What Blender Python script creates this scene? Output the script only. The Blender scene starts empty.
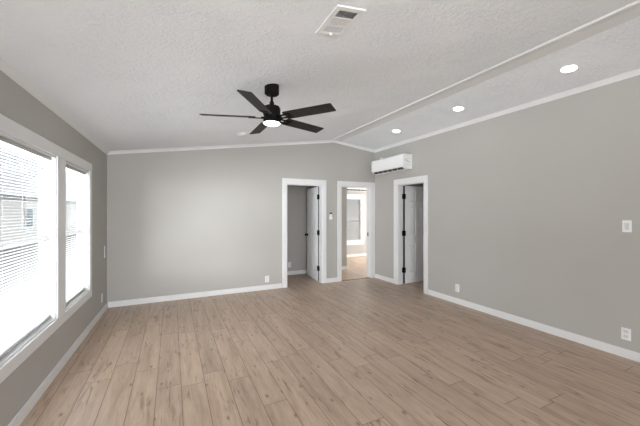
import bpy, bmesh, math, random
from mathutils import Vector, Matrix
random.seed(4)
C = bpy.context.scene.collection
SC = bpy.context.scene
R = math.radians

# ------------------------------------------------------------------ camera, world, light, exposure
H = 1.467
cd = bpy.data.cameras.new('camera'); cam = bpy.data.objects.new('camera', cd); C.objects.link(cam)
cd.sensor_width = 36.0; cd.lens = 304.0 / 640.0 * 36.0; cd.shift_y = -0.7 / 640.0; cd.clip_start = 0.05
cam.location = (0, 0, H); cam.rotation_euler = (R(90), 0, -math.atan(148 / 304.0))
SC.camera = cam
SC.view_settings.view_transform = 'Standard'; SC.view_settings.look = 'None'
SC.view_settings.gamma = 1.0; SC.view_settings.use_curve_mapping = False
SC.view_settings.exposure = 0.18

world = bpy.data.worlds.new('world'); SC.world = world; world.use_nodes = True
wn = world.node_tree.nodes; wl = world.node_tree.links
wn.clear()
wo = wn.new('ShaderNodeOutputWorld'); bg = wn.new('ShaderNodeBackground')
bg.inputs[0].default_value = (0.90, 0.95, 1.0, 1); bg.inputs[1].default_value = 0.66
wl.new(bg.outputs[0], wo.inputs[0])

def area(name, loc, rot, sx, sy, power, col=(1, 1, 1)):
    d = bpy.data.lights.new(name, 'AREA'); d.shape = 'RECTANGLE'; d.size = sx; d.size_y = sy
    d.energy = power; d.color = col
    o = bpy.data.objects.new(name, d); C.objects.link(o); o.location = loc; o.rotation_euler = rot
    return o
# area lamps added outside the windows and unseen openings to strengthen the daylight
DAY = (0.94, 0.97, 1.0)
area('fill_rear', (-0.2, -3.0, 1.35), (R(90), 0, R(18)), 1.6, 2.1, 270, DAY)  # added lamp at an unseen opening behind the camera
area('fill_garden', (-4.0, 0.9, 1.4), (0, R(-90), R(14)), 1.6, 5.0, 900, DAY)  # this and the next three: added fill outside the left windows, out of view
area('fill_high', (-3.4, 3.0, 3.4), (0, R(-60), 0), 1.6, 6.0, 500, DAY)
area('fill_low', (-4.0, 4.0, -0.2), (0, R(-105), 0), 0.8, 8.0, 950, DAY)
area('fill_ground', (-2.1, 2.8, -0.3), (0, R(-135), 0), 1.2, 3.6, 750, DAY)
sd = bpy.data.lights.new('sun', 'SUN'); sd.energy = 2.2; sd.angle = R(0.6); sd.color = (1.0, 0.97, 0.93)
so = bpy.data.objects.new('sun', sd); C.objects.link(so)
so.rotation_euler = Vector((-0.75, -0.10, -0.62)).to_track_quat('-Z', 'Y').to_euler()
area('fill_bedroom', (7.5, 7.3, 1.4), (0, R(90), 0), 1.5, 1.8, 160, (1.0, 0.99, 0.97))  # added lamp at an unseen side opening, brightens the far room
area('fill_side_room', (7.5, 3.4, 1.4), (0, R(90), 0), 1.2, 1.0, 2, (1.0, 0.99, 0.97))  # added weak fill at an unseen opening of the side room

# ------------------------------------------------------------------ materials
def mat(name, col, rough=0.5, metal=0.0, emis=None, estr=0.0, spec=0.5):
    m = bpy.data.materials.new(name); m.use_nodes = True
    b = m.node_tree.nodes['Principled BSDF']
    b.inputs['Base Color'].default_value = (*col, 1); b.inputs['Roughness'].default_value = rough
    b.inputs['Metallic'].default_value = metal; b.inputs['Specular IOR Level'].default_value = spec
    if emis:
        b.inputs['Emission Color'].default_value = (*emis, 1); b.inputs['Emission Strength'].default_value = estr
    return m

def nodes(m): return m.node_tree.nodes, m.node_tree.links, m.node_tree.nodes['Principled BSDF']

def noise_var(m, col, amt, scale, bump=0.0, bscale=200.0):
    n, l, b = nodes(m)
    tc = n.new('ShaderNodeTexCoord')
    nz = n.new('ShaderNodeTexNoise'); nz.inputs['Scale'].default_value = scale; nz.inputs['Detail'].default_value = 3
    l.new(tc.outputs['Object'], nz.inputs['Vector'])
    rp = n.new('ShaderNodeValToRGB')
    rp.color_ramp.elements[0].position = 0.3; rp.color_ramp.elements[1].position = 0.7
    rp.color_ramp.elements[0].color = (*[c * (1 - amt) for c in col], 1)
    rp.color_ramp.elements[1].color = (*[min(1, c * (1 + amt)) for c in col], 1)
    l.new(nz.outputs['Fac'], rp.inputs['Fac']); l.new(rp.outputs['Color'], b.inputs['Base Color'])
    if bump:
        n2 = n.new('ShaderNodeTexNoise'); n2.inputs['Scale'].default_value = bscale; n2.inputs['Detail'].default_value = 2
        l.new(tc.outputs['Object'], n2.inputs['Vector'])
        bp = n.new('ShaderNodeBump'); bp.inputs['Strength'].default_value = bump; bp.inputs['Distance'].default_value = 0.002
        l.new(n2.outputs['Fac'], bp.inputs['Height']); l.new(bp.outputs['Normal'], b.inputs['Normal'])
    return m

WALLC = (0.44, 0.425, 0.40)
M = {}
M['wall'] = noise_var(mat('wall_paint', WALLC, 0.6, spec=0.3), WALLC, 0.015, 1.5, 0.12, 160)
M['trim'] = noise_var(mat('white_trim_paint', (0.76, 0.76, 0.76), 0.35), (0.76, 0.76, 0.76), 0.01, 4)
M['door'] = noise_var(mat('white_door_paint', (0.86, 0.86, 0.86), 0.4), (0.86, 0.86, 0.86), 0.01, 4)
M['plastic'] = noise_var(mat('white_plastic', (0.84, 0.84, 0.83), 0.35), (0.84, 0.84, 0.83), 0.008, 9)
M['grey_plastic'] = noise_var(mat('grey_plastic', (0.5, 0.5, 0.5), 0.4), (0.5, 0.5, 0.5), 0.01, 9)
M['black'] = noise_var(mat('matte_black_metal', (0.004, 0.0038, 0.0035), 0.6, spec=0.1), (0.006, 0.0055, 0.005), 0.1, 30)
M['dark'] = noise_var(mat('dark_gap_shade', (0.03, 0.03, 0.03), 0.6), (0.03, 0.03, 0.03), 0.05, 30)
M['duct'] = noise_var(mat('grey_duct_interior', (0.07, 0.069, 0.066), 0.6), (0.07, 0.069, 0.066), 0.05, 30)
M['slat'] = noise_var(mat('blind_slat_white', (0.47, 0.47, 0.47), 0.4), (0.47, 0.47, 0.47), 0.01, 9)
M['vinyl'] = noise_var(mat('white_vinyl', (0.84, 0.84, 0.84), 0.35), (0.84, 0.84, 0.84), 0.01, 9)
M['led'] = mat('led_lens', (1, 1, 1), 0.4, emis=(1.0, 0.97, 0.92), estr=14.0)
M['fanlens'] = mat('fan_lens', (1, 1, 1), 0.4, emis=(1.0, 0.97, 0.92), estr=7.0)
M['threshold'] = noise_var(mat('dark_threshold', (0.13, 0.085, 0.055), 0.4), (0.13, 0.085, 0.055), 0.1, 20)

# ceiling: crow-foot texture in relief
m = mat('ceiling_texture', (0.89, 0.915, 0.94), 0.75, spec=0.2); n, l, b = nodes(m)
tc = n.new('ShaderNodeTexCoord')
nz = n.new('ShaderNodeTexNoise'); nz.inputs['Scale'].default_value = 32; nz.inputs['Detail'].default_value = 6; nz.inputs['Roughness'].default_value = 0.66
nz.inputs['Distortion'].default_value = 0.9
n2 = n.new('ShaderNodeTexNoise'); n2.inputs['Scale'].default_value = 3.2; n2.inputs['Detail'].default_value = 2
l.new(tc.outputs['Object'], nz.inputs['Vector']); l.new(tc.outputs['Object'], n2.inputs['Vector'])
rp = n.new('ShaderNodeValToRGB'); rp.color_ramp.elements[0].position = 0.42; rp.color_ramp.elements[1].position = 0.62
l.new(nz.outputs['Fac'], rp.inputs['Fac'])
mu = n.new('ShaderNodeMath'); mu.operation = 'MULTIPLY_ADD'; mu.inputs[1].default_value = 1.4; mu.inputs[2].default_value = -0.15
l.new(n2.outputs['Fac'], mu.inputs[0])
m2 = n.new('ShaderNodeMath'); m2.operation = 'MULTIPLY'
l.new(rp.outputs['Color'], m2.inputs[0]); l.new(mu.outputs[0], m2.inputs[1])
bp = n.new('ShaderNodeBump'); bp.inputs['Strength'].default_value = 0.75; bp.inputs['Distance'].default_value = 0.009
l.new(m2.outputs[0], bp.inputs['Height']); l.new(bp.outputs['Normal'], b.inputs['Normal'])
M['ceiling'] = m

# floor: oak laminate planks laid along the long walls
def floor_mat():
    m = mat('oak_laminate', (0.4, 0.3, 0.22), 0.36, spec=0.45); n, l, b = nodes(m)
    PW, PL = 0.185, 1.25
    geo = n.new('ShaderNodeNewGeometry')
    sep = n.new('ShaderNodeSeparateXYZ'); l.new(geo.outputs['Position'], sep.inputs[0])
    def mth(op, a, bb=None, c=None):
        k = n.new('ShaderNodeMath'); k.operation = op
        for i, v in enumerate((a, bb, c)):
            if v is None: continue
            if isinstance(v, (int, float)): k.inputs[i].default_value = v
            else: l.new(v, k.inputs[i])
        return k.outputs[0]
    u = mth('DIVIDE', mth('ADD', sep.outputs['X'], 4.0), PW)
    row = mth('FLOOR', u); fu = mth('FRACT', u)
    wn1 = n.new('ShaderNodeTexWhiteNoise'); wn1.noise_dimensions = '1D'; l.new(row, wn1.inputs['W'])
    v = mth('ADD', mth('DIVIDE', mth('ADD', sep.outputs['Y'], 8.0), PL), wn1.outputs['Value'])
    col = mth('FLOOR', v); fv = mth('FRACT', v)
    cmb = n.new('ShaderNodeCombineXYZ'); l.new(row, cmb.inputs[0]); l.new(col, cmb.inputs[1])
    wn2 = n.new('ShaderNodeTexWhiteNoise'); wn2.noise_dimensions = '2D'; l.new(cmb.outputs[0], wn2.inputs['Vector'])
    rnd = wn2.outputs['Value']
    # seams
    su = mth('MINIMUM', fu, mth('SUBTRACT', 1.0, fu)); sv = mth('MINIMUM', fv, mth('SUBTRACT', 1.0, fv))
    du = mth('MULTIPLY', su, PW); dv = mth('MULTIPLY', sv, PL)
    d = mth('MINIMUM', du, dv)
    mr = n.new('ShaderNodeMapRange'); mr.inputs['From Min'].default_value = 0.0008; mr.inputs['From Max'].default_value = 0.0035
    mr.clamp = True; l.new(d, mr.inputs['Value']); seam = mr.outputs[0]
    # grain coordinates, different on every plank
    gx = mth('ADD', sep.outputs['X'], mth('MULTIPLY', rnd, 37.0))
    gy = mth('ADD', mth('MULTIPLY', sep.outputs['Y'], 0.09), mth('MULTIPLY', rnd, 11.0))
    gv = n.new('ShaderNodeCombineXYZ'); l.new(gx, gv.inputs[0]); l.new(gy, gv.inputs[1])
    g1 = n.new('ShaderNodeTexNoise'); g1.inputs['Scale'].default_value = 16; g1.inputs['Detail'].default_value = 6; g1.inputs['Roughness'].default_value = 0.6
    g1.inputs['Distortion'].default_value = 0.6
    l.new(gv.outputs[0], g1.inputs['Vector'])
    g2 = n.new('ShaderNodeTexNoise'); g2.inputs['Scale'].default_value = 90; g2.inputs['Detail'].default_value = 3
    l.new(gv.outputs[0], g2.inputs['Vector'])
    # knots: short dark flecks
    yy = mth('ADD', sep.outputs['Y'], mth('MULTIPLY', rnd, 11.0))
    wob = n.new('ShaderNodeTexNoise'); wob.inputs['Scale'].default_value = 25; l.new(gv.outputs[0], wob.inputs['Vector'])
    kv = n.new('ShaderNodeCombineXYZ')
    l.new(mth('ADD', mth('MULTIPLY', gx, 10.0), mth('MULTIPLY', wob.outputs['Fac'], 0.35)), kv.inputs[0]); l.new(mth('MULTIPLY', yy, 3.6), kv.inputs[1])
    vo = n.new('ShaderNodeTexVoronoi'); vo.inputs['Scale'].default_value = 0.8; vo.inputs['Randomness'].default_value = 1.0
    vo.voronoi_dimensions = '2D'
    l.new(kv.outputs[0], vo.inputs['Vector'])
    kn = n.new('ShaderNodeMapRange'); kn.clamp = True; kn.inputs['From Min'].default_value = 0.01; kn.inputs['From Max'].default_value = 0.10
    l.new(vo.outputs['Distance'], kn.inputs['Value'])
    pick = mth('GREATER_THAN', vo.outputs['Color'], 0.5)
    knot = mth('MULTIPLY', mth('SUBTRACT', 1.0, kn.outputs[0]), pick)
    # long dark streaks in patches
    sv_ = n.new('ShaderNodeCombineXYZ'); l.new(mth('MULTIPLY', gx, 1.0), sv_.inputs[0]); l.new(mth('MULTIPLY', yy, 0.10), sv_.inputs[1])
    st = n.new('ShaderNodeTexNoise'); st.inputs['Scale'].default_value = 34; st.inputs['Detail'].default_value = 4; st.inputs['Distortion'].default_value = 1.2
    l.new(sv_.outputs[0], st.inputs['Vector'])
    sm = n.new('ShaderNodeMapRange'); sm.clamp = True; sm.inputs['From Min'].default_value = 0.54; sm.inputs['From Max'].default_value = 0.64
    l.new(st.outputs['Fac'], sm.inputs['Value'])
    pv = n.new('ShaderNodeCombineXYZ'); l.new(gx, pv.inputs[0]); l.new(mth('MULTIPLY', yy, 0.4), pv.inputs[1])
    pm = n.new('ShaderNodeTexNoise'); pm.inputs['Scale'].default_value = 6; l.new(pv.outputs[0], pm.inputs['Vector'])
    pr = n.new('ShaderNodeMapRange'); pr.clamp = True; pr.inputs['From Min'].default_value = 0.45; pr.inputs['From Max'].default_value = 0.65
    l.new(pm.outputs['Fac'], pr.inputs['Value'])
    streak = mth('MULTIPLY', sm.outputs[0], pr.outputs[0])
    rp = n.new('ShaderNodeValToRGB'); e = rp.color_ramp.elements
    e[0].position = 0.25; e[0].color = (0.31, 0.215, 0.15, 1)
    e[1].position = 0.62; e[1].color = (0.51, 0.385, 0.295, 1)
    q = e.new(0.42); q.color = (0.43, 0.315, 0.235, 1)
    l.new(g1.outputs['Fac'], rp.inputs['Fac'])
    def mix(fac, a, bb, bt='MIX'):
        k = n.new('ShaderNodeMix'); k.data_type = 'RGBA'; k.blend_type = bt
        if isinstance(fac, (int, float)): k.inputs['Factor'].default_value = fac
        else: l.new(fac, k.inputs['Factor'])
        for i, vv in ((6, a), (7, bb)):
            if isinstance(vv, tuple): k.inputs[i].default_value = vv
            else: l.new(vv, k.inputs[i])
        return k.outputs[2]
    c = mix(mth('MULTIPLY', mth('SUBTRACT', g2.outputs['Fac'], 0.35), 0.9), rp.outputs['Color'], (0.30, 0.21, 0.14, 1))
    tone = n.new('ShaderNodeHueSaturation'); l.new(c, tone.inputs['Color'])
    l.new(mth('MULTIPLY_ADD', rnd, 0.14, 0.93), tone.inputs['Value'])
    c = mix(mth('MULTIPLY', streak, 0.85), tone.outputs['Color'], (0.20, 0.125, 0.08, 1))
    c = mix(mth('MULTIPLY', knot, 0.8), c, (0.12, 0.07, 0.04, 1))
    c = mix(seam, (0.13, 0.085, 0.055, 1), c)
    l.new(c, b.inputs['Base Color'])
    bp = n.new('ShaderNodeBump'); bp.inputs['Strength'].default_value = 0.3; bp.inputs['Distance'].default_value = 0.001
    l.new(seam, bp.inputs['Height']); l.new(bp.outputs['Normal'], b.inputs['Normal'])
    return m
M['floor'] = floor_mat()

# glass that lets the view through
m = bpy.data.materials.new('window_glass'); m.use_nodes = True; n = m.node_tree.nodes; l = m.node_tree.links; n.clear()
o_ = n.new('ShaderNodeOutputMaterial'); t_ = n.new('ShaderNodeBsdfTransparent'); g_ = n.new('ShaderNodeBsdfGlossy'); g_.inputs['Roughness'].default_value = 0.02
mx = n.new('ShaderNodeMixShader'); mx.inputs[0].default_value = 0.05
t_.inputs[0].default_value = (0.96, 0.97, 0.97, 1)
l.new(t_.outputs[0], mx.inputs[1]); l.new(g_.outputs[0], mx.inputs[2]); l.new(mx.outputs[0], o_.inputs[0])
M['glass'] = m

# outside
def siding():
    m = mat('pale_lap_siding', (0.8, 0.8, 0.78), 0.6); n, l, b = nodes(m)
    geo = n.new('ShaderNodeNewGeometry'); sep = n.new('ShaderNodeSeparateXYZ'); l.new(geo.outputs['Position'], sep.inputs[0])
    k = n.new('ShaderNodeMath'); k.operation = 'MULTIPLY'; k.inputs[1].default_value = 7.0; l.new(sep.outputs['Z'], k.inputs[0])
    f = n.new('ShaderNodeMath'); f.operation = 'FRACT'; l.new(k.outputs[0], f.inputs[0])
    rp = n.new('ShaderNodeValToRGB'); rp.color_ramp.elements[0].color = (0.5, 0.52, 0.55, 1); rp.color_ramp.elements[1].position = 0.14
    rp.color_ramp.elements[1].color = (0.74, 0.74, 0.73, 1); l.new(f.outputs[0], rp.inputs[0]); l.new(rp.outputs[0], b.inputs['Base Color'])
    return m
M['siding'] = siding()
M['roof'] = noise_var(mat('pale_roof', (0.6, 0.62, 0.64), 0.8), (0.6, 0.62, 0.64), 0.06, 6)
M['grass'] = noise_var(mat('lawn_grass', (0.085, 0.09, 0.075), 0.9), (0.085, 0.09, 0.075), 0.3, 3)
M['outglass'] = noise_var(mat('house_window_glass', (0.15, 0.19, 0.25), 0.4), (0.15, 0.19, 0.25), 0.1, 3)
M['blade'] = noise_var(mat('charcoal_blade', (0.024, 0.022, 0.020), 0.55, spec=0.2), (0.024, 0.022, 0.020), 0.3, 22)

# ------------------------------------------------------------------ mesh helpers
class MB:
    def __init__(s): s.bm = bmesh.new()
    def add(s, vs, fs):
        v = [s.bm.verts.new(p) for p in vs]
        for f in fs: s.bm.faces.new([v[i] for i in f])
        return v
    def box(s, x0, x1, y0, y1, z0, z1):
        s.add([(x0,y0,z0),(x1,y0,z0),(x1,y1,z0),(x0,y1,z0),(x0,y0,z1),(x1,y0,z1),(x1,y1,z1),(x0,y1,z1)],
              [(0,3,2,1),(4,5,6,7),(0,1,5,4),(1,2,6,5),(2,3,7,6),(3,0,4,7)]); return s
    def hexa(s, lo, hi):
        s.add(list(lo) + list(hi), [(0,3,2,1),(4,5,6,7),(0,1,5,4),(1,2,6,5),(2,3,7,6),(3,0,4,7)]); return s
    def prism(s, prof, a, b):
        """prof: function(t)->... list of points pairs; extrude closed polygon list a to list b"""
        k = len(a)
        s.add(list(a) + list(b), [tuple(range(k))[::-1], tuple(range(k, 2*k))] + [(i, (i+1) % k, k + (i+1) % k, k + i) for i in range(k)]); return s
    def lathe(s, prof, cx=0, cy=0, seg=40):
        """prof: list of (r, z), closed with caps"""
        rings = []
        for r, z in prof:
            rings.append([s.bm.verts.new((cx + r*math.cos(2*math.pi*i/seg), cy + r*math.sin(2*math.pi*i/seg), z)) for i in range(seg)])
        for a, b in zip(rings, rings[1:]):
            for i in range(seg): s.bm.faces.new((a[i], a[(i+1) % seg], b[(i+1) % seg], b[i]))
        s.bm.faces.new(rings[0][::-1]); s.bm.faces.new(rings[-1]); return s
    def tube(s, p, q, r, seg=12):
        p, q = Vector(p), Vector(q); d = (q-p).normalized(); a = d.orthogonal().normalized(); b = d.cross(a)
        ra = [p + r*(math.cos(2*math.pi*i/seg)*a + math.sin(2*math.pi*i/seg)*b) for i in range(seg)]
        rb = [v + (q-p) for v in ra]
        return s.prism(None, ra, rb)
    def build(s, name, m, parent=None, bevel=0, smooth=False, xf=None):
        if xf is not None: bmesh.ops.transform(s.bm, matrix=xf, verts=s.bm.verts)
        bmesh.ops.recalc_face_normals(s.bm, faces=s.bm.faces)
        me = bpy.data.meshes.new(name); s.bm.to_mesh(me); s.bm.free()
        o = bpy.data.objects.new(name, me); C.objects.link(o); me.materials.append(m)
        if smooth:
            for p in me.polygons: p.use_smooth = True
            try: me.set_sharp_from_angle(angle=R(35))
            except Exception: pass
        if bevel:
            md = o.modifiers.new('bevel', 'BEVEL'); md.width = bevel; md.segments = 2; md.limit_method = 'ANGLE'; md.angle_limit = R(40)
        if parent: o.parent = parent
        return o

def tag(o, label, cat, group=None, kind=None):
    o['label'] = label; o['category'] = cat
    if group: o['group'] = group
    if kind: o['kind'] = kind
    return o
def empty(name, loc, rz, label, cat, group=None, kind=None):
    o = bpy.data.objects.new(name, None); C.objects.link(o); o.location = loc; o.rotation_euler = (0, 0, rz); o.empty_display_size = 0.1
    return tag(o, label, cat, group, kind)

# ------------------------------------------------------------------ the shell
XL, XR, YB = -0.900, 4.118, 5.634
XE, YF, YR = 7.09, 8.50, -2.70          # far right wall, far wall, rear wall
RX, RZ, SL, SR = 3.07, 2.985, 0.148, 0.12
T = 0.12
def zc(x): return RZ - (SL * (RX - x) if x < RX else SR * (x - RX))

fl = MB().box(XL - 0.4, XE + 0.2, YR - 0.2, YF + 0.2, -0.12, 0).build('floor', M['floor'])
tag(fl, 'light oak laminate plank floor', 'floor', kind='structure')
x0, x1 = XL - 0.4, XE + 0.2; ya, yb = YR - 0.2, YF + 0.2
ce = MB().prism(None, [(x0, ya, zc(x0)), (RX, ya, RZ), (x1, ya, zc(x1)), (x1, ya, zc(x1)+.12), (RX, ya, RZ+.12), (x0, ya, zc(x0)+.12)],
           [(x0, yb, zc(x0)), (RX, yb, RZ), (x1, yb, zc(x1)), (x1, yb, zc(x1)+.12), (RX, yb, RZ+.12), (x0, yb, zc(x0)+.12)]).build('ceiling', M['ceiling'])
tag(ce, 'white textured vaulted ceiling', 'ceiling', kind='structure')

def wall_x(name, y0, y1, xa, xb, holes, label):
    """wall running along X with holes (x0,x1,z0,z1)"""
    cuts = sorted({xa, xb, *[RX for _ in (0,) if xa < RX < xb], *[h[0] for h in holes], *[h[1] for h in holes]})
    w = MB()
    for a, b in zip(cuts, cuts[1:]):
        mid = (a+b)/2; hs = [h for h in holes if h[0] < mid < h[1]]
        def top(zl):
            w.hexa([(a,y0,zl),(b,y0,zl),(b,y1,zl),(a,y1,zl)], [(a,y0,zc(a)+.01),(b,y0,zc(b)+.01),(b,y1,zc(b)+.01),(a,y1,zc(a)+.01)])
        if hs:
            h = hs[0]
            if h[2] > 0: w.box(a, b, y0, y1, 0, h[2])
            top(h[3])
        else: top(0)
    return tag(w.build(name, M['wall']), label, 'wall', kind='structure')
def wall_y(name, xa, xb, y0, y1, holes, label):
    cuts = sorted({y0, y1, *[h[0] for h in holes], *[h[1] for h in holes]})
    w = MB()
    def top(a, b, zl):
        w.hexa([(xa,a,zl),(xb,a,zl),(xb,b,zl),(xa,b,zl)], [(xa,a,zc(xa)+.01),(xb,a,zc(xb)+.01),(xb,b,zc(xb)+.01),(xa,b,zc(xa)+.01)])
    for a, b in zip(cuts, cuts[1:]):
        mid = (a+b)/2; hs = [h for h in holes if h[0] < mid < h[1]]
        if hs:
            h = hs[0]
            if h[2] > 0: w.box(xa, xb, a, b, 0, h[2])
            top(a, b, h[3])
        else: top(a, b, 0)
    return tag(w.build(name, M['wall']), label, 'wall', kind='structure')

W1 = (2.49, 3.503, 0.507, 1.972); W2 = (3.712, 4.591, 0.507, 1.966)
D1 = (2.02, 2.79, 0, 2.022); D2 = (3.245, 3.99, 0, 2.022); D3 = (4.138, 4.852, 0, 2.022)
wall_y('wall_left', XL - 0.11, XL, YR, YF, [W1, W2], 'grey painted wall with the two blinded windows')
wall_x('wall_back', YB, YB + T, XL, XE, [D1, D2], 'grey painted end wall with two doorways')
wall_y('wall_right', XR, XR + T, YR, YB, [D3], 'grey painted wall with the grey six panel door and air conditioner')
wall_x('wall_rear', YR - 0.15, YR, XL, XE, [(-0.85, 1.0, 0.3, 2.3)], 'grey painted wall behind the viewpoint')  # unseen opening added to let the rear fill lamp in
wall_x('wall_closet', 6.71, 6.81, XL, 4.03, [], 'grey wall at the back of the closet and hall')
wall_y('wall_divider', 3.10, 3.20, YB + T, 6.71, [], 'grey wall between closet and hall')
wall_y('wall_closet_side', 1.30, 1.40, YB + T, 6.71, [], 'grey wall closing the closet on its left')
wall_y('wall_bedroom', 3.93, 4.03, 6.81, YF, [], 'grey wall of the far room, left side')
WF = (4.90, 5.656, 0.51, 1.945)
wall_x('wall_far', YF, YF + 0.15, 3.93, XE, [WF], 'pale wall with the window in the far room')
wall_y('wall_outer', XE, XE + 0.15, YR, YF, [(6.3, 8.3, 0.6, 2.0), (2.8, 4.0, 0.7, 2.0)], 'outer wall of the far rooms')  # both unseen openings added for the fill lamps outside

# baseboards
BH, BT = 0.09, 0.014
def base(name, segs, label):
    w = MB()
    for (xa, xb, ya, yb) in segs: w.box(xa, xb, ya, yb, 0, BH)
    return tag(w.build(name, M['trim'], bevel=0.004), label, 'baseboard', kind='structure')
CW = 0.09
base('baseboard_left', [(XL, XL + BT, YR, YB)], 'white baseboard under the windows')
base('baseboard_back', [(XL + BT, D1[0] - CW - .01, YB - BT, YB), (D1[1] + CW + .01, D2[0] - CW - .01, YB - BT, YB)], 'white baseboard along the end wall')
base('baseboard_right', [(XR - BT, XR, YR, D3[0] - CW - .01), (XR - BT, XR, D3[1] + CW + .02, YB - 0.02)], 'white baseboard along the right wall')
base('baseboard_closet', [(1.40, 3.10, 6.71 - BT, 6.71), (3.20, 4.03, 6.71 - BT, 6.71), (4.03, 4.03 + BT, 6.71 - BT, YF)], 'white baseboard inside the closet and hall')
base('baseboard_far', [(4.045, XE, YF - BT, YF)], 'white baseboard under the far room window')

# crown mouldings
def crown_y(name, x, sgn, ya, yb, label):
    z = zc(x); a = []
    for (d, dz) in ((0, .0), (0, -.048), (.008, -.048), (.013, -.040), (.025, -.020), (.038, -.007), (.038, 0)):
        xx = x + sgn*d; a.append((xx, dz + z if d == 0 else min(zc(xx) + .001, dz + z + (zc(xx) - z))))
    return tag(MB().prism(None, [(p[0], ya, p[1]) for p in a], [(p[0], yb, p[1]) for p in a]).build(name, M['trim']), label, 'trim', kind='structure')
def crown_x(name, y, sgn, xa, xb, label):
    w = MB()
    prof = ((0, 0), (0, -.048), (.008, -.048), (.013, -.040), (.025, -.020), (.038, -.007), (.038, 0))
    for a, b in ((xa, RX), (RX, xb)):
        w.prism(None, [(a, y + sgn*d, zc(a) + dz + .001) for d, dz in prof], [(b, y + sgn*d, zc(b) + dz + .001) for d, dz in prof])
    return tag(w.build(name, M['trim']), label, 'trim', kind='structure')
crown_y('trim_1', XL, 1, YR, YB, 'white crown moulding above the windows')
crown_x('trim_2', YB, -1, XL + .01, XR - .01, 'white crown moulding along the vaulted end wall')
crown_y('trim_3', XR, -1, YR, YB, 'white crown moulding along the right wall')

# ridge batten and ridge board
a = [(2.970, zc(2.970) + .002), (3.066, zc(3.066) + .002), (3.066, zc(3.066) - .016), (2.980, zc(2.980) - .018), (2.970, zc(2.970) - .010)]
tag(MB().prism(None, [(p[0], YR, p[1]) for p in a], [(p[0], YB - .05, p[1]) for p in a]).build('trim_4', M['trim']), 'white batten running along the ceiling ridge', 'trim', kind='structure')
a = [(3.068, zc(3.068) + .002), (3.205, zc(3.205) + .002), (3.205, zc(3.205) - .007), (3.068, zc(3.068) - .009)]
M['ridge'] = noise_var(mat('smooth_ridge_paint', (0.70, 0.70, 0.69), 0.45), (0.70, 0.70, 0.69), 0.012, 3)
tag(MB().prism(None, [(p[0], YR, p[1]) for p in a], [(p[0], YB - .05, p[1]) for p in a]).build('trim_5', M['ridge']), 'smooth pale board beside the ridge batten', 'trim', kind='structure')

# door casings and jambs
def casing_back(name, D, label, right_to=None):
    a, b, _, z = D; w = MB(); y0, y1 = YB - 0.018, YB
    xr = b + CW + .005 if right_to is None else right_to
    w.box(a - CW - .005, a - .005, y0, y1, 0, z + .008); w.box(b + .005, xr, y0, y1, 0, z + .008)
    w.box(a - CW - .005, xr, y0, y1, z + .008, z + .112)
    j = .018
    w.box(a - .006, a + j - .006, YB - .004, YB + T + .004, 0, z); w.box(b + .006 - j, b + .006, YB - .004, YB + T + .004, 0, z)
    w.box(a - .006, b + .006, YB - .004, YB + T + .004, z - .012, z + .006)
    return tag(w.build(name, M['trim'], bevel=0.002), label, 'door frame', kind='structure')
casing_back('trim_6', D1, 'white casing around the closet doorway with the open white door')
casing_back('trim_7', D2, 'white casing around the doorway to the bright far room', right_to=4.115)
w = MB(); a, b, _, z = D3; xa, xb = XR - .018, XR
w.box(xa, xb, a - CW - .005, a - .005, 0, z + .008); w.box(xa, xb, b + .005, b + CW + .02, 0, z + .008)
w.box(xa, xb, a - CW - .005, b + CW + .02, z + .008, z + .112)
j = .018
w.box(XR - .004, XR + T + .004, a - .006, a + j - .006, 0, z); w.box(XR - .004, XR + T + .004, b + .006 - j, b + .006, 0, z)
w.box(XR - .004, XR + T + .004, a - .006, b + .006, z - .012, z + .006)
tag(w.build('trim_8', M['trim'], bevel=0.002), 'white casing around the right wall doorway', 'door frame', kind='structure')
tag(MB().box(D2[0] + .013, D2[1] - .013, YB - .015, YB + .03, 0, .006).build('trim_9', M['threshold'], bevel=0.002), 'dark floor strip across the threshold of the far room doorway', 'threshold', kind='structure')
tag(MB().box(D2[1] - .0135, D2[1] - .0115, YB + .045, YB + .085, .93, 1.01).build('trim_10', M['black']), 'black strike plate on the far room door jamb', 'strike plate', kind='structure')

# window casing: one white surround for the pair
w = MB(); xa, xb = XL, XL + .016; CWW = .10
zt, zb = W1[3], W1[2]
w.box(xa, xb, W1[0] - CWW, W2[1] + CWW, zt, zt + CWW); w.box(xa, xb, W1[0] - CWW, W2[1] + CWW, zb - .09, zb)
for (p, q) in ((W1[0] - CWW, W1[0]), (W1[1], W2[0]), (W2[1], W2[1] + CWW)): w.box(xa, xb, p, q, zb, zt)
tag(w.build('trim_11', M['trim'], bevel=0.003), 'white flat casing around the pair of windows', 'trim', kind='structure')

def window_y(name, Wd, label):
    """single hung vinyl window in the left wall"""
    y0, y1, z0, z1 = Wd; w = MB()
    xo, xi = XL - .112, XL + .002
    t = .016
    w.box(xo, xi, y0, y0 + t, z0, z1); w.box(xo, xi, y1 - t, y1, z0, z1); w.box(xo, xi, y0 + t, y1 - t, z1 - t, z1); w.box(xo, xi, y0 + t, y1 - t, z0, z0 + t)
    root = tag(w.build(name, M['trim'], bevel=0.001), label, 'window', kind='structure')
    f = .04; zm = 1.24
    def sash(nm, x0, x1, za, zb_):
        s = MB(); p, q = y0 + t, y1 - t
        s.box(x0, x1, p, p + f, za, zb_); s.box(x0, x1, q - f, q, za, zb_); s.box(x0, x1, p + f, q - f, za, za + f); s.box(x0, x1, p + f, q - f, zb_ - f, zb_)
        so = s.build(nm, M['vinyl'], root, bevel=0.003)
        MB().box((x0+x1)/2 - .002, (x0+x1)/2 + .002, p + f - .003, q - f + .003, za + f - .003, zb_ - f + .003).build('glass_pane', M['glass'], so)
    sash('upper_sash', XL - .104, XL - .086, zm - .02, z1 - t)
    sash('lower_sash', XL - .084, XL - .066, z0 + t, zm + .02)
    return root
window_y('window_1', W1, 'white single hung window nearest the viewpoint, cut by the left edge')
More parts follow.
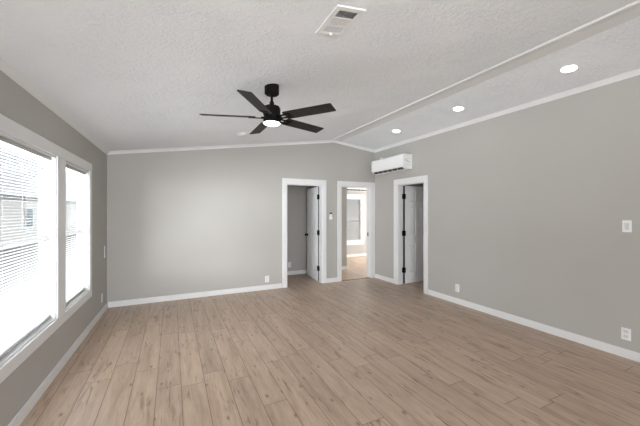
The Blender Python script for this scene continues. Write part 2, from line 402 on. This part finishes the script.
window_y('window_2', W2, 'white single hung window nearest the room corner')

# far room window
x0, x1, z0, z1 = WF; w = MB(); t = .03
w.box(x0, x0+t, YF + .0, YF + .12, z0, z1); w.box(x1-t, x1, YF + .0, YF + .12, z0, z1); w.box(x0+t, x1-t, YF, YF + .12, z1-t, z1); w.box(x0+t, x1-t, YF, YF + .12, z0, z0+t)
wf = tag(w.build('window_3', M['vinyl'], bevel=0.002), 'bright window in the far room seen through the doorway', 'window', kind='structure')
s = MB(); zm = 1.171
s.box(x0+t, x1-t, YF + .05, YF + .09, zm - .03, zm + .03); s.build('meeting_rail', M['vinyl'], wf, bevel=0.003)
MB().box(x0+t, x1-t, YF + .068, YF + .072, z0+t, zm - .03).build('glass_pane', M['glass'], wf)
MB().box(x0+t, x1-t, YF + .068, YF + .072, zm + .03, z1-t).build('glass_pane', M['glass'], wf)
w = MB(); c = .11
w.box(x0-c, x0, YF-.016, YF, z0-c, z1+c); w.box(x1, x1+c, YF-.016, YF, z0-c, z1+c); w.box(x0, x1, YF-.016, YF, z1, z1+c); w.box(x0, x1, YF-.016, YF, z0-c, z0)
tag(w.build('trim_12', M['trim'], bevel=0.002), 'white casing around the far room window', 'trim', kind='structure')

# ------------------------------------------------------------------ doors: six-panel slabs
def door(name, loc, rz, width, side, label, knob, jy):
    """hinge at origin, slab along +x; slab thickness on y in [-.035,0] (side=1) or [0,.035] (side=-1)"""
    h0, h1, t = .012, 2.008, .035
    ya, yb = (-t, 0) if side > 0 else (0, t)
    w = MB(); g = .011
    st, ms = .112*width/.76, .10*width/.76
    cols = [(st, (width-ms)/2), ((width+ms)/2, width - st)]
    HH = h1 - h0
    rows = [(h0 + .105*HH, h0 + .40*HH), (h0 + .495*HH, h0 + .785*HH), (h0 + .83*HH, h0 + .945*HH)]
    w.box(.0, width, ya + g, yb - g, h0, h1)
    for (p, q) in ((ya, ya + g), (yb - g, yb)):
        w.box(0, st, p, q, h0, h1); w.box(width - st, width, p, q, h0, h1)
        w.box(cols[0][1], cols[1][0], p, q, h0, h1)
        zs = [h0] + [v for r in rows for v in r] + [h1]
        for i in range(0, len(zs), 2):
            for (c0, c1) in cols: w.box(c0, c1, p, q, zs[i], zs[i+1])
        # raised fields
        out = p == ya
        for (c0, c1) in cols:
            for (r0, r1) in rows:
                e = .016; e2 = .030
                yi, yo = (q, p + .003) if out else (p, q - .003)
                w.hexa([(c0+e,yi,r0+e),(c1-e,yi,r0+e),(c1-e,yi,r1-e),(c0+e,yi,r1-e)], [(c0+e2,yo,r0+e2),(c1-e2,yo,r0+e2),(c1-e2,yo,r1-e2),(c0+e2,yo,r1-e2)])
    root = tag(w.build(name, M['door']), label, 'door', kind='structure')
    root.location = loc; root.rotation_euler = (0, 0, rz)
    MB().box(-.0015, 0, ya + .001, yb - .001, h0 + .004, h1 - .004).build('hinge_gap_shade', M['dark'], root)  # dark strip painted on the slab edge as the shade of the hinge gap
    fy, o_ = (yb, 1) if side > 0 else (ya, -1)
    for z in (.29, 1.04, 1.79):
        hw = MB(); hw.tube((-.006, fy + o_*.004, z - .052), (-.006, fy + o_*.004, z + .052), .015)
        y1_, y2_ = sorted((fy - o_*.002, fy + o_*.004))
        hw.box(-.006, .055 if side > 0 else .020, y1_, y2_, z - .050, z + .050)
        hw.box(-.022, -.004, y1_, y2_, z - .050, z + .050)
        hw.box(-.055, -.012, jy - .003, jy + .003, z - .050, z + .050)
        hw.build('hinge', M['black'], root)
    if knob:
        kx = width - .065; k = MB()
        for sg, yy in ((1, yb), (-1, ya)):
            xf = Matrix.Translation((kx, yy, .95)) @ Matrix.Rotation(R(-90*sg), 4, 'X')
            kk = MB().lathe([(.030, 0), (.030, .006), (.012, .010), (.011, .030), (.024, .038), (.028, .050), (.024, .061), (.012, .066)], seg=24)
            kk.build('door_knob', M['black'], root, smooth=True, xf=xf)
    return root
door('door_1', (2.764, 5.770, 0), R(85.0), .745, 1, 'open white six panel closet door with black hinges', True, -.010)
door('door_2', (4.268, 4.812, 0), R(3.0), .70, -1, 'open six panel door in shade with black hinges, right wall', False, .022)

# ------------------------------------------------------------------ window blinds
def blind(Wd, label, wand_y, tilt=-3):
    y0, y1, z0, z1 = Wd[0] + .028, Wd[1] - .028, Wd[2] + .016, Wd[3] - .016
    xc = XL - .036
    root = empty('window_blind', (xc, (y0+y1)/2, z0), 0, label, 'window blind', 'white mini blinds in the windows')
    yh = (y1-y0)/2; hh = z1 - z0
    MB().box(-.014, .014, -yh, yh, hh - .032, hh - .002).build('headrail', M['slat'], root, bevel=0.002)
    s = MB(); z = .036; tl = R(tilt); dx, dz = .0125*math.cos(tl), .0125*math.sin(tl)
    while z < hh - .045:
        s.add([(-dx, -yh+.004, z - dz), (0, -yh+.004, z + .0014), (dx, -yh+.004, z + dz), (-dx, yh-.004, z - dz), (0, yh-.004, z + .0014), (dx, yh-.004, z + dz)], [(0,1,4,3), (1,2,5,4)])
        z += .0215
    so = s.build('slats', M['slat'], root)
    sd = so.modifiers.new('thickness', 'SOLIDIFY'); sd.thickness = .0007
    MB().box(-.013, .013, -yh+.002, yh-.002, .008, .024).build('bottom_rail', M['slat'], root, bevel=0.003)
    for yy in (-yh*.72, 0, yh*.72):
        c = MB(); 
        for xx in (-.013, .013): c.tube((xx, yy, .02), (xx, yy, hh - .03), .0007, 6)
        c.build('ladder_cord', M['slat'], root)
    if wand_y is not None:
        MB().tube((.022, wand_y - (y0+y1)/2, hh - .05), (.022, wand_y - (y0+y1)/2, hh - .70), .0045, 8).build('tilt_wand', M['grey_plastic'], root, smooth=True)
    return root
blind(W1, 'lowered white mini blind with tilt wand in the window cut by the left edge', 2.590)
blind(W2, 'lowered white mini blind in the window nearest the room corner', 3.77)

fb = blind((WF[0] + .01, WF[1] - .01, WF[2] + .02, WF[3] - .02), 'lowered white blind in the far room window seen through the doorway', None, -42)
fb.location = ((WF[0] + WF[1])/2, YF + .020, fb.location.z); fb.rotation_euler = (0, 0, R(-90))

# ------------------------------------------------------------------ ceiling fan
FX, FY = 0.846, 2.775
fan = empty('ceiling_fan', (FX, FY, zc(FX)), 0, 'black five blade ceiling fan with a lit round lamp hanging from the ceiling', 'ceiling fan')
fz = zc(FX)
MB().lathe([(.030, -.086), (.055, -.084), (.067, -.074), (.068, .008)], seg=48).build('canopy', M['black'], fan, smooth=True)
MB().lathe([(.0125, -.19), (.0125, -.080)], seg=20).build('downrod', M['black'], fan, smooth=True)
zb = 2.357 - fz
MB().lathe([(.072, zb - .012), (.074, zb - .005), (.074, zb + .022), (.080, zb + .028), (.080, zb + .085), (.070, zb + .104), (.030, zb + .118), (.022, zb + .130), (.020, zb + .150)], seg=48).build('motor_housing', M['black'], fan, smooth=True)
MB().lathe([(.070, zb - .052), (.080, zb - .050), (.080, zb - .022), (.070, zb - .013)], seg=48).build('lamp_rim', M['black'], fan, smooth=True)
MB().lathe([(.010, zb - .068), (.045, zb - .0665), (.068, zb - .061), (.077, zb - .053), (.077, zb - .049)], seg=48).build('lamp_lens', M['fanlens'], fan, smooth=True)
for k in range(5):
    ang = R(18.6 + 72*k)
    pit = R(-13)
    xf = Matrix.Translation((0, 0, zb)) @ Matrix.Rotation(ang, 4, 'Z') @ Matrix.Rotation(pit, 4, 'X')
    w = MB(); hw = .061; th = .0035
    out = [(.150, -.050), (.165, -hw), (.630, -hw), (.640, -hw + .008), (.640, hw - .008), (.630, hw), (.165, hw), (.150, .050)]
    out = [(.150, -.052), (.160, -hw), (.632, -hw), (.640, -hw + .006), (.640, hw - .006), (.632, hw), (.160, hw), (.150, .052)]
    w.prism(None, [(x, y, -th) for x, y in out], [(x, y, th) for x, y in out])
    bl = w.build('blade', M['blade'], fan, bevel=0.001, xf=xf)
    w = MB()
    for s_ in (-1, 1):
        w.hexa([(.045, s_*.010, -.010), (.060, s_*.030, -.010), (.060, s_*.030, -.004), (.045, s_*.010, -.004)],
               [(.20, s_*.016, -.010), (.20, s_*.036, -.010), (.20, s_*.036, -.004), (.20, s_*.016, -.004)])
    w.box(.045, .100, -.022, .022, -.012, .006); w.box(.185, .215, -.038, .038, -.0095, -.0036)
    w.build('blade_arm', M['black'], bl, bevel=0.001, xf=xf)

# ------------------------------------------------------------------ ceiling fittings
def on_ceiling(x, y):
    s = -1 if x > RX else 1
    return Matrix.Translation((x, y, zc(x))) @ Matrix.Rotation(-math.atan(SL if s > 0 else SR)*s, 4, 'Y')
def place(root, x, y):
    root.matrix_world = on_ceiling(x, y)
for nm, (yy, lab) in enumerate(((1.66, 'lit round recessed light nearest the viewpoint, first from the right'),
                (2.978, 'lit round recessed light, middle one of the row of three'),
                (4.288, 'lit round recessed light nearest the air conditioner'))):
    rl = empty('recessed_light', (0, 0, 0), 0, lab, 'recessed light', 'recessed lights on the right ceiling slope')
    place(rl, 3.605, yy)
    MB().lathe([(.050, .004), (.076, .004), (.076, -.003), (.072, -.006), (.060, -.006)], seg=40).build('trim_ring', M['plastic'], rl, smooth=True)
    MB().lathe([(.064, -.004), (.064, -.0065), (.060, -.0085)], seg=40).build('lens', M['led'], rl, smooth=True)

# supply register near the camera
vt = empty('ceiling_vent', (0, 0, 0), 0, 'white rectangular supply vent with three louvre banks on the ceiling', 'ceiling vent')
place(vt, 0.951, 1.672)
hx, hy = .100, .150
w = MB(); ix, iy = .066, .116
for (p, q, r_, s_) in ((-hx, hx, -hy, -iy), (-hx, hx, iy, hy), (-hx, -ix, -iy, iy), (ix, hx, -iy, iy)):
    w.box(p, q, r_, s_, -.008, .002)
w.box(-ix, ix, -.046, -.040, -.008, .0); w.box(-ix, ix, .040, .046, -.008, .0)
w.build('frame', M['plastic'], vt, bevel=0.002)
MB().box(-ix, ix, -iy, iy, -.002, .002).build('duct_opening', M['duct'], vt)
def bank(y0, y1, lo, tilt):
    w = MB(); k = 0
    n = 7 if lo == 'x' else 9
    for i in range(n):
        if lo == 'x':
            yy = y0 + (i + .5)*(y1 - y0)/n; d = .0045
            w.hexa([(-ix, yy - d, -.0075), (ix, yy - d, -.0075), (ix, yy - d + .001, -.0075), (-ix, yy - d + .001, -.0075)],
                   [(-ix, yy - d + tilt, -.002), (ix, yy - d + tilt, -.002), (ix, yy - d + tilt + .001, -.002), (-ix, yy - d + tilt + .001, -.002)])
        else:
            xx = -ix + (i + .5)*2*ix/n
            w.hexa([(xx - .0045, y0, -.0075), (xx + .0045, y0, -.0075), (xx + .0045, y1, -.0075), (xx - .0045, y1, -.0075)],
                   [(xx - .003, y0, -.002), (xx + .003, y0, -.002), (xx + .003, y1, -.002), (xx - .003, y1, -.002)])
    return w.build('louvre_bank', M['plastic'], vt)
bank(-iy, -.046, 'x', .006); bank(-.040, .040, 'y', 0); bank(.046, iy, 'x', .001)
MB().box(-.010, .010, iy + .004, iy + .012, -.022, -.006).build('damper_lever', M['plastic'], vt, bevel=0.001)

sd_ = empty('smoke_detector', (0, 0, 0), 0, 'small white round disc on the ceiling beyond the fan', 'smoke detector')
place(sd_, 0.985, 4.72)
MB().lathe([(.092, .003), (.092, -.006), (.080, -.010)], seg=40).build('mounting_plate', M['plastic'], sd_, smooth=True)
MB().lathe([(.076, -.009), (.074, -.022), (.060, -.030), (.030, -.032)], seg=40).build('cover', M['plastic'], sd_, smooth=True)

# ------------------------------------------------------------------ air conditioners
def air_conditioner(loc, rz, width, label, full=True):
    """local: x along the wall, -y into the room, back at y=0, z from the bottom"""
    root = empty('air_conditioner', loc, rz, label, 'air conditioner', 'wall mounted air conditioners')
    hw = width/2; d, h = .215, .292
    prof = [(0, .012), (-.050, 0), (-.150, .006), (-.200, .044), (-d, .060), (-d, h - .020), (-d + .018, h), (0, h)]
    w = MB(); w.prism(None, [(-hw + .012, y, z) for y, z in prof], [(hw - .012, y, z) for y, z in prof])
    w.build('body', M['plastic'], root, bevel=0.003)
    MB().box(-hw + .006, hw - .006, -d - .006, -d + .002, .062, h - .022).build('front_panel', M['plastic'], root, bevel=0.003)
    # outlet slot with its dividing vanes
    w = MB(); w.hexa([(-hw + .05, -.196, .041), (hw - .05, -.196, .041), (hw - .05, -.155, .0092), (-hw + .05, -.155, .0092)],
                     [(-hw + .05, -.2035, .036), (hw - .05, -.2035, .036), (hw - .05, -.160, .0030), (-hw + .05, -.160, .0030)])
    slot = w.build('air_outlet', M['dark'], root)
    for i in range(1, 6):
        x = -hw + .05 + i*(width - .1)/6
        MB().hexa([(x - .006, -.198, .041), (x + .006, -.198, .041), (x + .006, -.157, .0092), (x - .006, -.157, .0092)],
               [(x - .006, -.206, .034), (x + .006, -.206, .034), (x + .006, -.163, .001), (x - .006, -.163, .001)]).build('vane', M['grey_plastic'], slot)
    MB().hexa([(-hw + .04, -.160, .003), (hw - .04, -.160, .003), (hw - .04, -.100, -.003), (-hw + .04, -.100, -.003)],
              [(-hw + .04, -.162, -.003), (hw - .04, -.162, -.003), (hw - .04, -.100, -.009), (-hw + .04, -.100, -.009)]).build('louvre_flap', M['plastic'], root, bevel=0.001)
    for sg in (-1, 1):
        x0, x1 = (sg*(hw - .013), sg*hw)
        a = [(min(x0, x1), y, z) for y, z in prof]; b = [(max(x0, x1), y, z) for y, z in prof]
        ec = MB().prism(None, a, b).build('end_cap', M['plastic'], root, bevel=0.004)
        if full:
            w = MB()
            xs = sg*hw
            w.hexa([(xs - .001, -.175, .170), (xs + .001, -.175, .170), (xs + .001, -.165, .186), (xs - .001, -.165, .186)],
                   [(xs - .001, -.060, .125), (xs + .001, -.060, .125), (xs + .001, -.060, .137), (xs - .001, -.060, .137)])
            w.box(xs - .001, xs + .001, -.14, -.05, .195, .200); w.box(xs - .001, xs + .001, -.14, -.05, .090, .094)
            w.build('cap_seam', M['grey_plastic'], ec)
    if full:
        MB().box(-hw + .035, -hw + .065, -d - .0075, -d - .005, h - .065, h - .050).build('badge', M['grey_plastic'], root)
    return root
# right wall: local +x runs toward -Y? rotate so that -y local points to -X world
ac = air_conditioner((XR, 4.95, 2.285), R(-90), 1.01, 'white wall mounted air conditioner above the right wall doorway')
MB().box(-.40, -.34, -.07, 0, .275, .36).build('line_cover', M['plastic'], ac, bevel=0.004)
air_conditioner((5.375, YF, 2.165), 0, .95, 'white air conditioner glimpsed above the far room window', full=False)

# ------------------------------------------------------------------ wall plates
def plate_root(name, loc, rz, label, cat, group=None): return empty(name, loc, rz, label, cat, group)
def outlet(loc, rz, label):
    r_ = plate_root('wall_outlet', loc, rz, label, 'outlet', 'white wall outlets')
    MB().box(-.037, .037, -.006, 0, -.060, .060).build('cover_plate', M['plastic'], r_, bevel=0.003)
    for zz in (-.024, .024):
        rc = MB().box(-.019, .019, -.0075, -.005, zz - .017, zz + .017).build('receptacle', M['grey_face'], r_, bevel=0.001)
        w = MB(); w.box(-.009, -.006, -.0082, -.007, zz - .002, zz + .010); w.box(.006, .009, -.0082, -.007, zz - .002, zz + .010); w.box(-.002, .002, -.0082, -.007, zz - .012, zz - .007)
        w.build('slots', M['grey_plastic'], rc)
    return r_
M['grey_face'] = noise_var(mat('receptacle_face', (0.66, 0.66, 0.67), 0.4), (0.66, 0.66, 0.67), 0.01, 9)
outlet((XR, 1.405, 0.240), R(-90), 'white outlet below the light switch, low on the right wall')
outlet((XR, 3.42, 0.252), R(-90), 'white outlet low on the right wall near its doorway')
outlet((1.623, YB, 0.200), 0, 'white outlet low on the end wall left of the closet doorway')
outlet((XL, 5.30, 0.235), R(90), 'white outlet low on the window wall near the corner')
outlet((2.47, 6.71, 0.24), 0, 'white outlet inside the closet, behind the open doorway')
sw = plate_root('light_switch', (XR, 1.398, 1.326), R(-90), 'white rocker light switch high on the right wall', 'light switch')
MB().box(-.036, .036, -.006, 0, -.060, .060).build('cover_plate', M['plastic'], sw, bevel=0.003)
MB().hexa([(-.017, -.0065, -.034), (.017, -.0065, -.034), (.017, -.005, -.034), (-.017, -.005, -.034)],
          [(-.017, -.012, .034), (.017, -.012, .034), (.017, -.005, .034), (-.017, -.005, .034)]).build('rocker', M['grey_face'], sw, bevel=0.001)
wp = MB().box(-.012, .012, -.012, 0, -.085, .085).build('cord_cleat', M['grey_face'], None, bevel=0.003)
wp.location = (XL, 5.45, .88); wp.rotation_euler = (0, 0, R(90))
tag(wp, 'narrow pale strip on the window wall above the corner outlet', 'wall strip')
rm = plate_root('remote_control', (2.988, YB, 1.316), 0, 'small white remote control in its holder between the two doorways', 'remote control')
MB().box(-.034, .034, -.024, 0, 0, .060).build('holder', M['plastic'], rm, bevel=0.004)
MB().box(-.026, .026, -.020, -.004, .060, .112).build('body', M['plastic'], rm, bevel=0.004)
MB().box(-.022, .022, -.026, -.002, .112, .145).build('display', M['dark'], rm, bevel=0.004)

# the window wall is a degree out of square with the others: turn it and all it carries about the far corner
turn = Matrix.Translation((XL, YB, 0)) @ Matrix.Rotation(R(-1.1), 4, 'Z') @ Matrix.Translation((-XL, -YB, 0))
for o in list(C.objects):
    if o.parent is None and (o.name in ('wall_left', 'baseboard_left', 'trim_1', 'trim_11', 'window_1', 'window_2', 'cord_cleat')
                             or (o.name.startswith(('window_blind', 'wall_outlet')) and o.location.x < 0)):
        o.matrix_basis = turn @ o.matrix_basis

# ------------------------------------------------------------------ outside the windows
la = MB().box(-40, 40, -25, 60, -.75, -.65).build('lawn', M['grass'])
tag(la, 'pale lawn outside the windows', 'lawn', kind='structure')
nh = empty('neighbour_house', (-9, 24, -.65), 0, 'pale house with lap siding seen through the blinds', 'house')
MB().box(-4, 0, -20, 24, 0, 3.2).build('wall', M['siding'], nh)
MB().prism(None, [(.35, -20.3, 3.15), (-2, -20.3, 3.9), (-4.35, -20.3, 3.15)], [(.35, 24.3, 3.15), (-2, 24.3, 3.9), (-4.35, 24.3, 3.15)]).build('roof', M['roof'], nh)
for yy in (-14, -8, -2, 4, 11):
    f = MB(); f.box(0, .05, yy - .7, yy + .7, .95, 1.05); f.box(0, .05, yy - .7, yy + .7, 2.35, 2.45); f.box(0, .05, yy - .7, yy - .6, 1.05, 2.35); f.box(0, .05, yy + .6, yy + .7, 1.05, 2.35)
    fo = f.build('window_frame', M['vinyl'], nh)
    MB().box(0, .02, yy - .6, yy + .6, 1.05, 2.35).build('window_pane', M['outglass'], fo)
